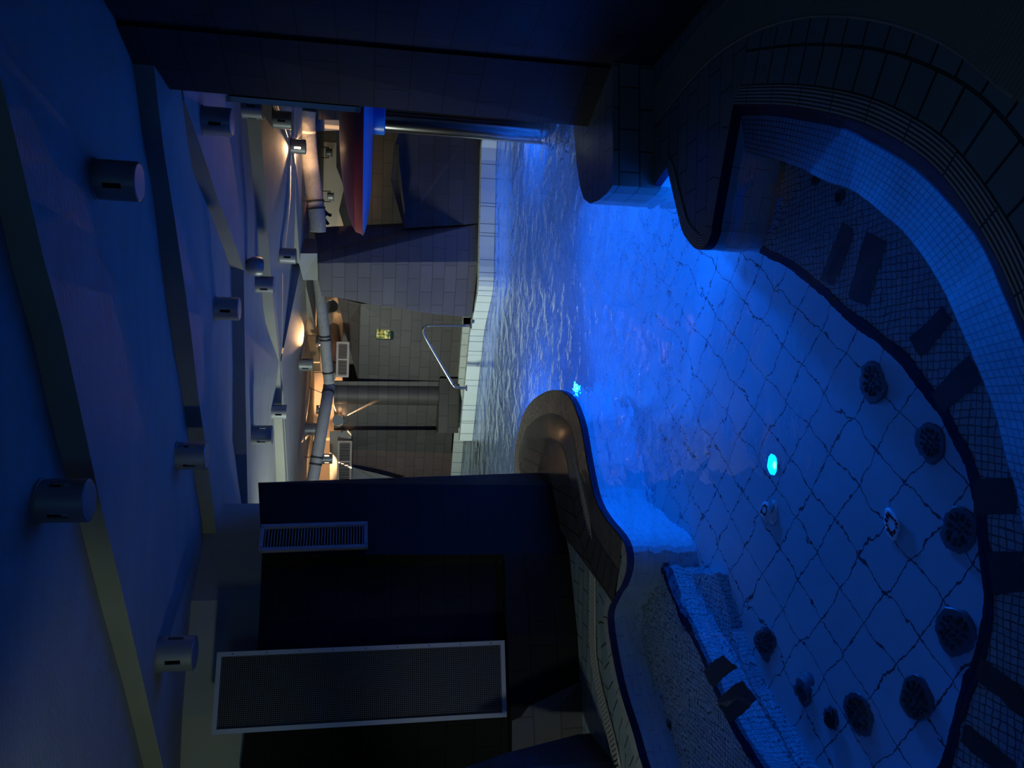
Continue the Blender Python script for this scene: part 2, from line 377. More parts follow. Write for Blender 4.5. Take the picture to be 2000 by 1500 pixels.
WL = smooth_path(WLp + [Vector(v) for v in ((-.02, 1.58, 0), (-.35, 1.50, 0), (-.75, 1.48, 0), (-1.15, 1.55, 0), (-1.58, 1.74, 0), (-1.96, 2.07, 0), (-2.22, 2.53, 0), (-2.31, 3.05, 0), (-2.27, 3.55, 0))], 5)
vwall('pool_rim_band', RIM, -0.012, DZ, M_navy)
vwall('pool_wall', RIM, -1.0, -0.012, M_pwall)
# deck, one slab around the pool
deck = list(RIM) + [Vector(v) for v in ((-4.6, 8.2, 0), (-6, 6, 0), (-6, -2.5, 0), (5, -2.5, 0), (5, 5.1, 0), (1.9, 5.1, 0), (1.35, 4.6, 0))]
mesh('pool_deck', [(p[0], p[1], DZ) for p in deck], [tuple(t) for t in tessellate_polygon([[Vector((p[0], p[1], 0)) for p in deck]])], M_deck, kind='structure')

# whirlpool lip: mosaic slope just below the rim, then the wall down to the bench
lip_px = [(1437, 290), (1505, 310), (1550, 324), (1617, 355), (1667, 373), (1730, 423), (1766, 455), (1802, 500), (1838, 558), (1865, 616), (1900, 696), (1942, 804), (1966, 900), (1990, 984)]
LIP = [Pw(*q, -.12).xy.to_3d() for q in lip_px] + [Vector(v) for v in ((-.6, 1.68, 0), (-1.0, 1.72, 0), (-1.4, 1.86, 0), (-1.75, 2.15, 0), (-1.98, 2.6, 0), (-2.08, 3.05, 0), (-2.1, 3.5, 0))]
LIP = smooth_path(LIP, 5)
nr = smooth_path([p.xy.to_3d() for p in near_pts], 8)
def resample(path, n):
    P = [V2(p) for p in path]; L_ = [0]
    for a, b in zip(P, P[1:]): L_.append(L_[-1] + (b - a).length)
    out = []; j = 0
    for i in range(n):
        s = L_[-1] * i / (n - 1)
        while j < len(L_) - 2 and L_[j + 1] < s: j += 1
        t = (s - L_[j]) / max(1e-9, L_[j + 1] - L_[j]); out.append(P[j].lerp(P[j + 1], min(1, max(0, t))))
    return out
LR, NR = resample(LIP, 90), resample(nr, 90)
WR = resample(WL, 90)
strip('whirlpool_rim_slope', NR, WR, DZ, -0.005, M_navy, w=.10)
strip('whirlpool_headrest', WR, LR, -0.005, -0.12, M_mosaic, w=0.21)
strip('whirlpool_seat_wall', LR, LR, -0.12, -0.50, M_mosaic, w=0.38)
be_px = [(1480, 495), (1560, 540), (1650, 620), (1740, 690), (1800, 760), (1850, 830), (1890, 930), (1915, 1080), (1920, 1180), (1895, 1300), (1860, 1400), (1830, 1500)]
BE = [Pw(*q, -.5).xy.to_3d() for q in be_px] + [Vector(v) for v in ((-1.5, 2.42, 0), (-1.7, 2.75, 0), (-1.8, 3.05, 0))] + \
     [Pw(*q, -.5).xy.to_3d() for q in ((1490, 1500), (1430, 1400), (1380, 1290), (1330, 1190), (1295, 1095))]
BE = smooth_path(BE, 5)
bench_poly = [V2(p) for p in BE] + [V2(Pz(1222, 1120, 0)), V2(Pz(1190, 1210, 0)), V2(Pz(1240, 1430, 0)), V2((-2.4, 3.6)), V2((-2.45, 3.05)), V2((-2.35, 2.45)), V2((-2.05, 1.95)), V2((-1.6, 1.6)), V2((-1.0, 1.4)), V2((-.4, 1.38)), V2((.2, 1.55)), V2((.8, 2.0)), V2((1.15, 2.8)), V2((1.24, 3.1)), V2((.8, 3.28))]
bench = flat('whirlpool_bench', [(p.x, p.y, 0) for p in bench_poly], -1.0, -.5, M_bmos)
strip('bench_nosing', BE, offset(BE, -0.045), -.497, -.497, M_navy, parent=bench, kind=None)
strip('bench_nosing', BE, BE, -.497, -.56, M_navy, parent=bench, kind=None)
for q in [((1647, 432), (1669, 450), (1631, 558), (1600, 545)), ((1692, 452), (1730, 473), (1694, 599), (1660, 581)), ((1838, 600), (1861, 627), (1798, 702), (1774, 660)),
          ((1891, 693), (1918, 747), (1843, 804), (1819, 765)), ((1900, 936), (1978, 930), (1987, 1008), (1900, 1005)), ((1930, 1080), (2000, 1077), (2000, 1155), (1942, 1158)),
          ((1912, 1284), (2000, 1350), (2000, 1404), (1906, 1326)), ((1888, 1416), (1984, 1488), (1984, 1540), (1876, 1450)),
          ((1415, 1275), (1440, 1300), (1395, 1345), (1370, 1310)), ((1450, 1330), (1480, 1370), (1425, 1410), (1400, 1370))]:
    p = [Pw(*a, -.494) for a in q]
    mesh('dark_seat_panel', p, [(0, 1, 2, 3)], M_dark, parent=bench)
# low mosaic step at the foot of the left bench
st_px = [(1400, 1120), (1425, 1230), (1470, 1340), (1530, 1440), (1580, 1520)]
ST = [Pw(*q, -.86).xy.to_3d() for q in st_px]
flat('whirlpool_step', [V2(p) for p in ST] + [V2(Pw(*q, -.86)) for q in ((1480, 1500), (1380, 1290), (1300, 1120))], -1.0, -.86, M_bmos)

# coping and tile rings around the near rim and both banks
cw = 0.075
COPE = offset(RIM, cw)
# outward = right hand side of travel direction or left; choose by testing against the deck
def inside(p, poly):
    c = False; n = len(poly)
    for i in range(n):
        a, b = poly[i], poly[(i + 1) % n]
        if (a[1] > p[1]) != (b[1] > p[1]) and p[0] < (b[0] - a[0]) * (p[1] - a[1]) / (b[1] - a[1]) + a[0]: c = not c
    return c
mid = offset(nr, .1)[len(nr) // 3]
SGN = 1 if inside(mid, deck) else -1
COPE = offset(RIM, SGN * cw)
strip('pool_coping', RIM, COPE, DZ + .003, DZ + .006, M_cope, w=cw)
nc = offset(nr[2:], SGN * cw)
for k, (a, b) in enumerate(((.0, .14), (.14, .28))):
    A = offset(nr[2:], SGN * (cw + a + .002)); B = offset(nr[2:], SGN * (cw + b))
    strip('deck_tile_ring', A, B, DZ + .004, DZ + .004, M_ring, w=0.14)
lft = smooth_path([p.xy.to_3d() for p in left_pts[:-1]], 4)
A = offset(lft, SGN * (cw + .002)); B = offset(lft, SGN * (cw + .13))
strip('deck_tile_ring', A, B, DZ + .0035, DZ + .0035, M_ring, w=0.13)
tip = smooth_path([Pz(*q, 0.03).xy.to_3d() for q in left_px[7:]], 6)
M_wet = mat('wet_tile_brown_reflection', (0.10, 0.085, 0.075), 0.12, noise=0.3, nscale=8, bump=0.6, bscale=22)  # wet tile with the brown wall's reflection put into its colour
M_wet2 = tiles('wet_dark_tile', (0.06, 0.055, 0.055), (0.05, 0.045, 0.045), (0.015, 0.015, 0.015), 0.122, 0.24, 0.005, 0.16, off=0.0)
strip('wet_ledge', tip, offset(tip, SGN * .20), DZ + .009, DZ + .009, M_wet, w=.2)
strip('wet_tile_ring', offset(tip, SGN * .20), offset(tip, SGN * .42), DZ + .010, DZ + .03, M_wet2, w=.24)
_tc = offset(tip, SGN * .41)
mesh('wet_tile_cap', [(p.x, p.y, DZ + .031) for p in _tc], [tuple(t) for t in tessellate_polygon([[p.to_3d() for p in _tc]])], M_wet2, kind='structure')
# overflow grates
def grate(name, inner, outer, label, pitch=0.014):
    L1 = sum((V2(a) - V2(b)).length for a, b in zip(inner, inner[1:])); n = int(L1 / pitch)
    A, B = resample(inner, n), resample(outer, n)
    root = thing(name, (A[n // 2].x, A[n // 2].y, DZ), label, 'grate'); off = -Vector((A[n // 2].x, A[n // 2].y, DZ))
    bm = bmesh.new()
    for i in range(n):
        t = (A[min(i + 1, n - 1)] - A[max(i - 1, 0)]); t = t.normalized() * pitch * .22
        a, b = A[i], B[i]
        vs = []
        for z in (DZ + .002, DZ + .016):
            for p in (a - t, a + t, b + t, b - t): vs.append(bm.verts.new(Vector((p.x, p.y, z)) + off))
        for f in ((0, 3, 2, 1), (4, 5, 6, 7), (0, 1, 5, 4), (1, 2, 6, 5), (2, 3, 7, 6), (3, 0, 4, 7)): bm.faces.new([vs[k] for k in f])
    frombm('bars', bm, M_grate, root)
    for e, s in ((A, 1), (B, -1)):
        q = [Vector((p.x, p.y, DZ + .010)) + off for p in e[::4]]
        tube('edge_rail', q, .007, M_grate, root, n=6)
    strip('channel', [p + off.xy for p in A], [p + off.xy for p in B], .0025, .0025, M_void, parent=root, kind=None)
    return root
gi = smooth_path([Pz(*q, DZ).xy.to_3d() for q in ((1282, 245), (1352, 158), (1415, 99), (1492, 56), (1573, 34), (1640, 31), (1698, 36), (1775, 54), (1865, 94), (1955, 166), (2000, 202))], 4)
grate('overflow_grate', gi, [V2(p) + (V2(q) - V2(p)) * (1 + max(0, k - 16) / 18) for k, (p, q) in enumerate(zip(gi, offset(gi, SGN * .21)))], 'curved slatted overflow grate beside the near tiled rim of the whirlpool', 0.0155)
gl = smooth_path([Pz(*q, DZ).xy.to_3d() for q in ((1209, 1500), (1199, 1447), (1172, 1340), (1161, 1271), (1160, 1180), (1159, 1100), (1151, 1031), (1132, 940), (1118, 890))], 4)
grate('overflow_grate', offset(gl, -SGN * .06), offset(gl, SGN * .06), 'narrow slatted overflow grate running along the foot of the black left wall', 0.03)

# ------------------------------------------------------------------ kerbs at the far side
def kerb(name, path, z, th, label=None):
    back = [Vector((p[0], p[1] + th, 0)) for p in path]
    return flat(name, [(p[0], p[1]) for p in path] + [(p[0], p[1]) for p in reversed(back)], -1.0, z, M_kerb)
kk = [KR] + KERB
kerb('trim_1', kk, 0.20, 0.16)
bkp = [BKL, kb[2], kb[1], kb[0], BK0, Vector((4.4, kb[0].y, 0))]
bkp.reverse()
kerb('trim_2', bkp, 0.17, 0.2)
flat('far_deck', [(4.6, 10.3), (kb[0].x, kb[0].y + .15), (kb[1].x, kb[1].y + .15), (kb[2].x, kb[2].y + .15), (BKL.x, BKL.y + .15), (BKL.x, 15.5), (4.6, 15.5)], 0.0, .15, M_deck)
# dark gutter between the kerb and the wall foot
flat('far_gutter', [(p[0], p[1] + .17) for p in kk if p[0] < 1.75] + [(kb[1].x, kb[1].y - .03), (2.2, kb[0].y - .03)], -.6, .06, M_void)

# ------------------------------------------------------------------ block (low tiled wall) at the right
bt = [(1197, 120), (1197, 362), (1187, 376), (1170, 391), (1152, 398), (1140, 388), (1133, 365), (1126, 320), (1118, 225), (1115, 120)]
bm_ = [Pz(*q, .28) for q in bt]
pts = bm_ + [Vector((p.x, p.y, -1.0)) for p in bm_]
hull('low_block_wall', pts, M_deck)

# ------------------------------------------------------------------ right column and wall
def upto(base, tx, ty):          # the vertical edge's top, seen at the photo point, at the distance of its base
    return Py(tx, ty, base.y)
e1 = Pz(1148, 247, .28); e2 = Pz(1193, 134, .28)
e1t = Py(262, 168, e1.y); e2t = Py(196, 46, e2.y)
e3 = Pz(1277, 85, DZ); e3t = Py(460, 0, e3.y); e3t = e3 + (e3t - e3) * 1.55
e4 = Vector((1.98, 3.2, DZ)); e5 = Vector((2.05, -2, DZ))
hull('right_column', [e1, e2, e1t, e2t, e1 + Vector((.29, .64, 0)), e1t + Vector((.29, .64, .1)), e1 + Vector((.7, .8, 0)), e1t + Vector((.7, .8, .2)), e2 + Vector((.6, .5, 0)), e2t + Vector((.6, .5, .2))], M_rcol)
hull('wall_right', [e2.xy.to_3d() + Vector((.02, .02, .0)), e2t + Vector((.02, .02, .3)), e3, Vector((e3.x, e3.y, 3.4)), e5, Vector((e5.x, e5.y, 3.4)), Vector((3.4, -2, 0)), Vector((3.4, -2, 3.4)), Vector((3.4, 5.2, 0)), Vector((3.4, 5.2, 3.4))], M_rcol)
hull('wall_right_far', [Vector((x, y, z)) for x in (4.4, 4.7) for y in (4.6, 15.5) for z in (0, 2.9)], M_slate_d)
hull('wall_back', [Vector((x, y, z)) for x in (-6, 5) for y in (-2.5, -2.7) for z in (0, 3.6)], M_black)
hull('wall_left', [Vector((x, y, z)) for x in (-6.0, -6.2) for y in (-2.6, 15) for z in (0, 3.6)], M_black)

# ------------------------------------------------------------------ left wall block
def base_top(bxy, txy, z=DZ):
    b = Pz(*bxy, z); return b, Py(*txy, b.y)
a0, a1 = base_top((1085, 948), (505, 943)); b0, b1 = base_top((1112, 1082), (512, 1084))
s0 = Pz(1056, 923, DZ); s1 = Py(504, 942.5, a0.y + .06)
bk = Vector((-.9, .9, 0))
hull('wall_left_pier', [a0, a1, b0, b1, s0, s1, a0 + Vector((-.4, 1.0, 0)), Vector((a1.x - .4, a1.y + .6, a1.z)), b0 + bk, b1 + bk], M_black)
# plinth and recessed wall behind it
c0 = Pz(1128, 1240, DZ); d0 = Pz(1136, 1400, DZ); g0 = Pz(1132, 1560, DZ)
plt = [Py(985, 1082, b0.y), Py(990, 1240, c0.y), Py(998, 1400, d0.y), Py(1000, 1560, g0.y)]
pb = [b0, c0, d0, g0]
for i in range(3):
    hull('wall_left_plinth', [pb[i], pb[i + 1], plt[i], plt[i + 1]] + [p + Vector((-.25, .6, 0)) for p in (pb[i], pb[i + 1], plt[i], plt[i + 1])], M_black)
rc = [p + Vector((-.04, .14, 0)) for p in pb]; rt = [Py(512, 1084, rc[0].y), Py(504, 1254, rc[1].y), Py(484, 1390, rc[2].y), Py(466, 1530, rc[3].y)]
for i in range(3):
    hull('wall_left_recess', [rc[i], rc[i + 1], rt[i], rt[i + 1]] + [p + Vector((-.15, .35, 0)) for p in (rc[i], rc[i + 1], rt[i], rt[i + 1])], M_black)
# upper set-back wall above it, and the stub of ceiling beam beside it
up = [Vector((-.95, 6.75, 0)), Vector((-1.55, 6.0, 0)), Vector((-2.3, 5.75, 0)), Vector((-3.3, 5.6, 0)), Vector((-5.9, 5.2, 0))]
for i in range(4):
    a, b = up[i] + Vector((-.1, 0, 0)), up[i + 1] + Vector((-.1, 0, 0))
    hull('wall_left_upper', [Vector((p.x, p.y, z)) for p in (a, b, a + Vector((-.2, .4, 0)), b + Vector((-.2, .4, 0))) for z in (2.1, 3.2)], M_plast)
# faint lower-left pilaster with its pale edge
hull('wall_left_pilaster', [Pz(1136, 1330, DZ), Pz(1140, 1480, DZ), Py(1000, 1395, Pz(1136, 1330, DZ).y), Py(1000, 1475, Pz(1140, 1480, DZ).y - .02),
                            Pz(1136, 1330, DZ) + Vector((-.3, .4, 0)), Pz(1140, 1480, DZ) + Vector((-.3, .4, 0))], M_slate_d)
ramp_top = [Py(900, 1502, 4.80), Py(999, 1468, 4.95), Py(1129, 1434, 5.12), Py(985, 1502, 4.62), Py(860, 1560, 4.6), Py(1000, 1580, 4.3)]
ramp = hull('wall_left_ramp', ramp_top + [Vector((p.x, p.y, DZ)) for p in ramp_top], [M_plast, M_slate_d])
for p in ramp.data.polygons: p.material_index = 0 if p.normal.z > .3 else 1  # pale top, dark sides: light and shade on the ledge put into colour

# ------------------------------------------------------------------ far walls
YP = 10.25
# faceted pillar in the middle
f1a = (937, 437, YP - .05); f1b = (620, 495, YP - .25)
panel('wall_pillar', [(613, 444, YP + .3), (788, 436, YP + .3), (791, 446, YP + .25), f1a, f1b], M_slateR, .3)
panel('wall_pillar', [f1a, f1b, (620, 514, YP - .35), (934, 511, YP - .12)], M_slate, .3)
panelp('wall_pillar', [(620, 514, YP - .35), (934, 511, YP - .12), (921, 620, YP + .15), (855, 614), (718, 593), (659, 581), (628, 578), (622, 548)], M_slate, .3)
panel('wall_pillar_head', [(579, 495, YP - .35), (620, 495, YP - .3), (621, 547, YP - .15), (592, 547, YP - .15)], M_plast, .5)
panel('wall_pillar_beam', [(585, 385, YP), (602, 385, YP), (594, 465, YP), (618, 467, YP - .1), (621, 496, YP - .28), (579, 494, YP - .3)], M_brown, .25)
# low dark wall standing right of the pillar, with a bevelled top
lw = [(772, 282, 10.3), (764, 354, 10.3), (787, 436, 10.3), (791, 446, 10.3), (937, 436, 10.15), (941, 294, 10.15), (943, 225, 10.15), (790, 225, 10.3)]
panel('wall_low_dark', lw, M_slate_d, .25)
panel('wall_low_dark_cap', [(772, 282, 10.29), (764, 354, 10.29), (787, 436, 10.28), (791, 411, 10.12), (780, 320, 10.12), (779, 282, 10.12)], M_slate, .12)
# lit grey wall farther back, with the wavy top
panel('wall_far_grey', [(655, 190, 12.2), (657, 281, 12.2), (657, 326, 12.2), (672, 366, 12.2), (662, 411, 12.2), (671, 441, 12.2), (672, 470, 12.2), (915, 470, 12.2), (915, 190, 12.2)], M_slate, .2)
panel('wall_far_white', [(598, 150, 14.6), (598, 490, 14.6), (760, 490, 14.6), (760, 150, 14.6)], M_white, .2)
panel('wall_right_stub', [(581, 180, 9.9), (582, 232, 9.9), (670, 235, 9.9), (900, 236, 9.9), (940, 236, 9.9), (940, 180, 9.9)], M_slate, .4)
panel('wall_right_stub', [(606, 233, 10.2), (606, 256, 10.2), (690, 254, 10.2), (690, 233, 10.2)], M_plast, .3)
# end wall behind the handrail: facets, curved column, pier
YB = 13.1
ybk = lambda y: kb[1].y + (kb[0].y - kb[1].y) * (770 - y) / 150 + .1
panel('wall_far_left', [(659, 581, ybk(590)), (705, 593, ybk(590) - .1), (912, 600, ybk(600)), (893, 745, ybk(745)), (700, 745, ybk(745) + .1), (672, 640, ybk(640) + .2)], M_slate, .3)
panel('wall_far_left', [(652, 745, ybk(745)), (893, 745, ybk(745)), (883, 840, ybk(840)), (652, 840, ybk(840))], M_slate, .3)
panel('wall_far_left', [(666, 840, ybk(840) - .15), (884, 840, ybk(840) - .15), (881, 885, ybk(885) - .1), (674, 878, ybk(880) - .05)], M_slate, .3)
panel('wall_far_left', [(674, 878, ybk(880) + .02), (882, 884, ybk(880) + .02), (879, 990, ybk(990)), (674, 990, ybk(990))], M_slateR, .3)
panel('wall_far_left', [(688, 912, ybk(912) - .1), (708, 918, ybk(912) - .15), (738, 925, ybk(912) - .15), (785, 937, ybk(912) - .1), (785, 970, ybk(912)), (686, 970, ybk(912))], M_plast, .1)
panel('wall_far_left', [(644, 842, ybk(842) - .05), (686, 842, ybk(842) - .2), (687, 990, ybk(990) - .2), (644, 990, ybk(990) - .05)], M_plast, .3)
hull('wall_far_left_core', [Vector((x, y, z)) for x, y in ((kb[0].x + .5, kb[0].y + .45), (BKL.x, BKL.y + .45), (kb[0].x + .5, kb[0].y + .6), (BKL.x, BKL.y + .6)) for z in (.1, 2.02)], M_slate)
# upper set-back wall lit by the warm lamps
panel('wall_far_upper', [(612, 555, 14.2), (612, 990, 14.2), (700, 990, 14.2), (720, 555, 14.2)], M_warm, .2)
# shallow round column
cc = Py(750, 768, ybk(768) + .08)
zt, zb_ = Py(653, 768, cc.y).z, Py(855, 768, cc.y).z
lathe_obj('round_column', [(.19, zb_), (.19, zt)], M_slate, loc=(cc.x, cc.y, 0), n=40, kind='structure')
hull('column_foot', [Vector((cc.x + dx, cc.y + dy, z)) for dx in (-.62, .26) for dy in (-.26, .2) for z in (.15, zb_)], M_slate)

# ------------------------------------------------------------------ ceiling
def interp(poly, y):
    P = sorted(poly, key=lambda q: q[1])
    if y <= P[0][1]: a, b = P[0], P[1]
    elif y >= P[-1][1]: a, b = P[-2], P[-1]
    else:
        for a, b in zip(P, P[1:]):
            if a[1] <= y <= b[1]: break
    return a[0] + (b[0] - a[0]) * (y - a[1]) / (b[1] - a[1])
A_t = [(-28, 200), (0, 420), (24, 524), (68, 680), (104, 840), (156, 1021), (200, 1192), (245, 1350), (282, 1500)]
A_b = [(0, 148), (40, 312), (84, 500), (120, 632), (168, 852), (200, 1000), (231, 1122), (280, 1332), (319, 1500)]
fAB = [(90, 150), (128, 272), (172, 384), (212, 516), (296, 772), (344, 900), (400, 1076), (412, 1500)]
B_t = [(258, 120), (266, 170), (280, 280), (296, 360), (316, 520), (336, 660), (356, 772), (384, 960), (394, 1016), (430, 1500)]
B_b = [(300, 120), (305, 170), (320, 296), (340, 420), (352, 500), (372, 640), (388, 780), (400, 860), (420, 1016), (450, 1500)]
C_t = [(352, 150), (356, 196), (366, 280), (378, 340), (420, 440), (436, 484), (452, 528), (456, 700), (456, 860), (474, 998), (478, 1500)]
C_b = [(354, 150), (360, 196), (388, 276), (424, 384), (460, 480), (476, 528), (479, 740), (482, 900), (484, 998), (486, 1500)]
D_t = [(476, 150), (480, 216), (488, 296), (500, 408), (514, 600), (520, 640), (545, 706), (534, 796), (540, 944), (541, 1500)]
D_b = [(504, 150), (508, 224), (516, 340), (522, 440), (534, 600), (546, 706), (550, 796), (558, 944), (562, 1500)]
G_t = [(575, 150), (577, 400), (574, 505), (572, 518), (548, 706), (553, 800), (562, 944), (566, 1500)]
G_b = [(576, 150), (578, 400), (585, 505), (588, 518), (549, 706), (554, 800), (563, 944), (567, 1500)]
E_t = [(596, 150), (597, 560), (600, 633), (602, 677), (619, 751), (622, 800), (622, 944), (623, 1500)]
E_b = [(597, 150), (598, 560), (610, 611), (619, 663), (629, 743), (632, 800), (634, 944), (635, 1500)]
ysamp = sorted(set([-250, -100, 20, 80, 120, 150, 170, 196, 216, 240, 276, 312, 340, 384, 420, 440, 484, 500, 518, 528, 560, 600, 633, 663, 706, 743, 780, 800, 860, 900, 944, 998, 1016, 1076, 1150, 1192, 1250, 1332, 1420, 1500, 1650, 1850]))
rowsd = []
def row_bottom(poly, z): return [Pz(max(-330, interp(poly, y)), y, z(y) if callable(z) else z) for y in ysamp]
def row_top(poly, bot):
    out = []
    for y, b in zip(ysamp, bot):
        p = Py(max(-330, interp(poly, y)), y, b.y + .0005)
        out.append(Vector((b.x, b.y + .0005, max(b.z, min(p.z, b.z + .3)))))
    return out
Ab = row_bottom(A_b, 2.83); At = row_top(A_t, Ab)
r0 = [Vector((p.x, p.y - 2.2, p.z + .05)) for p in At]
r00 = [Vector((p.x, -3.2, 3.1)) for p in At]
FA = row_bottom(fAB, 2.86)
Bb = row_bottom(B_b, 2.78); Bt = row_top(B_t, Bb)
Cb = row_bottom(C_b, 2.70); Ct = row_top(C_t, Cb)
Db = row_bottom(D_b, 2.60); Dt = row_top(D_t, Db)
Gb = row_bottom(G_b, lambda y: 2.47 if y <= 518 else (2.47 + .13 * (y - 518) / 188 if y < 706 else 2.595)); Gt = row_top(G_t, Gb)
Eb = row_bottom(E_b, 2.44); Et = row_top(E_t, Eb)
end = [Vector((p.x * 1.1, 15.6, 2.5)) for p in Eb]
rows = [(r00, 0), (r0, 0), (At, 0), (Ab, 1), (FA, 0), (Bt, 0), (Bb, 1), (Ct, 0), (Cb, 1), (Dt, 0), (Db, 1), (Gt, 0), (Gb, 1), (Et, 0), (Eb, 1), (end, 0)]
vs, fs, mi = [], [], []
n = len(ysamp)
for ri, (rw, k) in enumerate(rows):
    vs += [tuple(p) for p in rw]
    if ri:
        for j in range(n - 1):
            fs.append(((ri - 1) * n + j, ri * n + j, ri * n + j + 1, (ri - 1) * n + j + 1)); mi.append(k)
ceil = mesh('ceiling', vs, fs, [M_ceil, M_rise], kind='structure')
for p, k in zip(ceil.data.polygons, mi): p.material_index = k; p.use_smooth = True
ceil.modifiers.new('creases', 'EDGE_SPLIT').split_angle = math.radians(32)
bvh = BVHTree.FromPolygons([Vector(v) for v in vs], fs)
def on_ceiling(px, py):
    d = ray(px, py).normalized(); hit = bvh.ray_cast(CAM, d)
    return hit[0] if hit[0] is not None else Pz(px, py, 2.7)

# ------------------------------------------------------------------ slotted cylinder lamps
def lamp_proto(lit):
    """Axis along -Z from the mounting plate; radius 1 dm."""
    R_, h = .1, .205; nseg = 48
    root = thing('ceiling_lamp', (0, 0, 0), '', 'lamp')
    bm = bmesh.new(); zs = [0, -.045, -.06, -.145, -.16, -h]
    Rg = [[bm.verts.new((R_ * math.cos(2 * math.pi * i / nseg), R_ * math.sin(2 * math.pi * i / nseg), z)) for i in range(nseg)] for z in zs]
    Ri = [[bm.verts.new((R_ * .9 * math.cos(2 * math.pi * i / nseg), R_ * .9 * math.sin(2 * math.pi * i / nseg), z)) for i in range(nseg)] for z in zs]
    slot = lambda i: (i % 12) in (5, 6)
    for k in range(5):
        for i in range(nseg):
            j = (i + 1) % nseg
            if k == 2 and slot(i):
                bm.faces.new([Rg[2][i], Ri[2][i], Ri[2][j], Rg[2][j]]); bm.faces.new([Rg[3][i], Rg[3][j], Ri[3][j], Ri[3][i]])
                if not slot(i - 1): bm.faces.new([Rg[2][i], Rg[3][i], Ri[3][i], Ri[2][i]])
                if not slot(i + 1): bm.faces.new([Rg[2][j], Ri[2][j], Ri[3][j], Rg[3][j]])
                continue
            bm.faces.new([Rg[k][i], Rg[k][j], Rg[k + 1][j], Rg[k + 1][i]])
    bmesh.ops.recalc_face_normals(bm, faces=bm.faces)
    o = frombm('housing', bm, M_alu, root, True); o.modifiers.new('e', 'EDGE_SPLIT').split_angle = math.radians(35)
    lathe_obj('mounting_ring', [(.103, -.001), (.105, -.004), (.105, -.012), (.101, -.014)], M_alu, root, n=48)
    lathe_obj('end_cap', [(.02, -h - .004), (.090, -h - .004), (.0995, -h + .004), (.0995, -h + .008)], M_alu, root, n=48)
    lathe_obj('inner_core', [(.060, -.03), (.060, -h + .02)], M_lit if lit else M_slot, root, n=24)
    for a in range(4):
        th = math.radians(45 + 90 * a + 0)
        b2 = bmesh.new(); Mx = Matrix.Rotation(th, 4, 'Z')
        bx(b2, (.0985, .0, -.066), (.006, .006, .006), Mx)
        frombm('screw', b2, M_slot, o)
    return root
dark_l = lamp_proto(False); lit_l = lamp_proto(True)
used = {False: False, True: False}
def place_lamp(px, py, dia, label, lit=False, rot=0.0, group=None, wall=None, tilt=None, beams=()):
    if wall is not None: loc = Py(px, py, wall)
    else: loc = on_ceiling(px, py) + Vector((0, 0, .004))
    depth = (loc - CAM).dot(FW); s = max(.75, min(1.35, dia / F * depth / .2))
    src = lit_l if lit else dark_l
    o = src if not used[lit] else copy_tree(src); used[lit] = True
    o.location = loc; o.scale = (s, s, s)
    o.rotation_euler = (tilt[0], tilt[1], rot) if tilt else (0, 0, rot)
    tag(o, label, 'lamp', group)
    bpy.context.view_layer.update()
    if lit:
        point('lamp_glow', loc + o.matrix_world.to_3x3() @ Vector((0, 0, -.12)) , 0.01, (1, .6, .3), .02)
    return o, loc, s
G_L = 'slotted cylinder lamps on the ceiling'
lamps = [
 (188, 350, 78, 'big unlit slotted cylinder lamp on the blue ceiling nearest the dark right column'),
 (80, 978, 86, 'largest unlit slotted cylinder lamp, overhanging the dark ceiling step nearest the camera'),
 (310, 1278, 66, 'unlit slotted cylinder lamp on the ceiling above the tall mesh screen'),
 (346, 890, 54, 'unlit slotted cylinder lamp on the ceiling just in front of the left wall pier'),
 (420, 602, 45, 'unlit slotted cylinder lamp in the middle of the ceiling, on the dark blue step'),
 (396, 235, 54, 'unlit slotted cylinder lamp on the ceiling close behind the right column top'),
 (500, 555, 33, 'unlit slotted cylinder lamp beside the round ceiling speaker'),
 (547, 499, 30, 'unlit slotted cylinder lamp above the head of the grey tiled pillar'),
 (493, 849, 37, 'unlit slotted cylinder lamp hanging nearest the top corner of the left pier'),
 (531, 804, 28, 'unlit small slotted cylinder lamp at the narrow grey ceiling step'),
 (584, 711, 26, 'unlit slotted cylinder lamp above the middle of the far grey duct'),
 (596, 838, 24, 'unlit slotted cylinder lamp next to the left end of the far grey duct'),
 (534, 233, 34, 'unlit slotted cylinder lamp on the ceiling beside the glowing lamp near the right wall'),
 (473, 211, 38, 'unlit slotted cylinder lamp half hidden behind the edge-on vent of the right column')]
LP = []
for i, (px, py, d, lb) in enumerate(lamps):
    LP.append(place_lamp(px, py, d, lb, False, rot=random.uniform(0, .9), group=G_L))
WARM = (1.0, 0.55, 0.25)
def lamp_beam(loc, d, e, ang=7, off=.13):
    d = Vector(d).normalized(); spot('lamp_beam', loc + d * off, d, e * 9, WARM, ang, .5, .006)
def beam_to(loc, tgt, e, ang=7, off=.13):
    lamp_beam(loc, Vector(tgt) - loc, e, ang, off)
def fan(loc, d, n_, e, ang=95, thin=.022, off=.12):
    d = Vector(d).normalized(); n_ = Vector(n_); n_ = (n_ - d * n_.dot(d)).normalized(); Z_ = -d; X_ = n_.cross(Z_)
    o_ = spot('lamp_beam', (0, 0, 0), (0, 0, -1), e * 9, WARM, ang, .4, .003)
    p = Vector(loc) + d * off; X_ = X_ * thin
    o_.matrix_world = Matrix(((X_.x, n_.x, Z_.x, p.x), (X_.y, n_.y, Z_.y, p.y), (X_.z, n_.z, Z_.z, p.z), (0, 0, 0, 1)))
def fan_ceil(c, px, py, e, ang=80):
    t_ = on_ceiling(px, py); d = t_ - c; d.z *= .6
    fan(c, d, (0, 0, 1), e, ang)
GL2 = 'glowing slotted cylinder lamps in the far part'
o, loc11, s = place_lamp(568, 285, 28, 'glowing slotted cylinder lamp on the ceiling by the right wall', True, rot=.3, group=GL2)
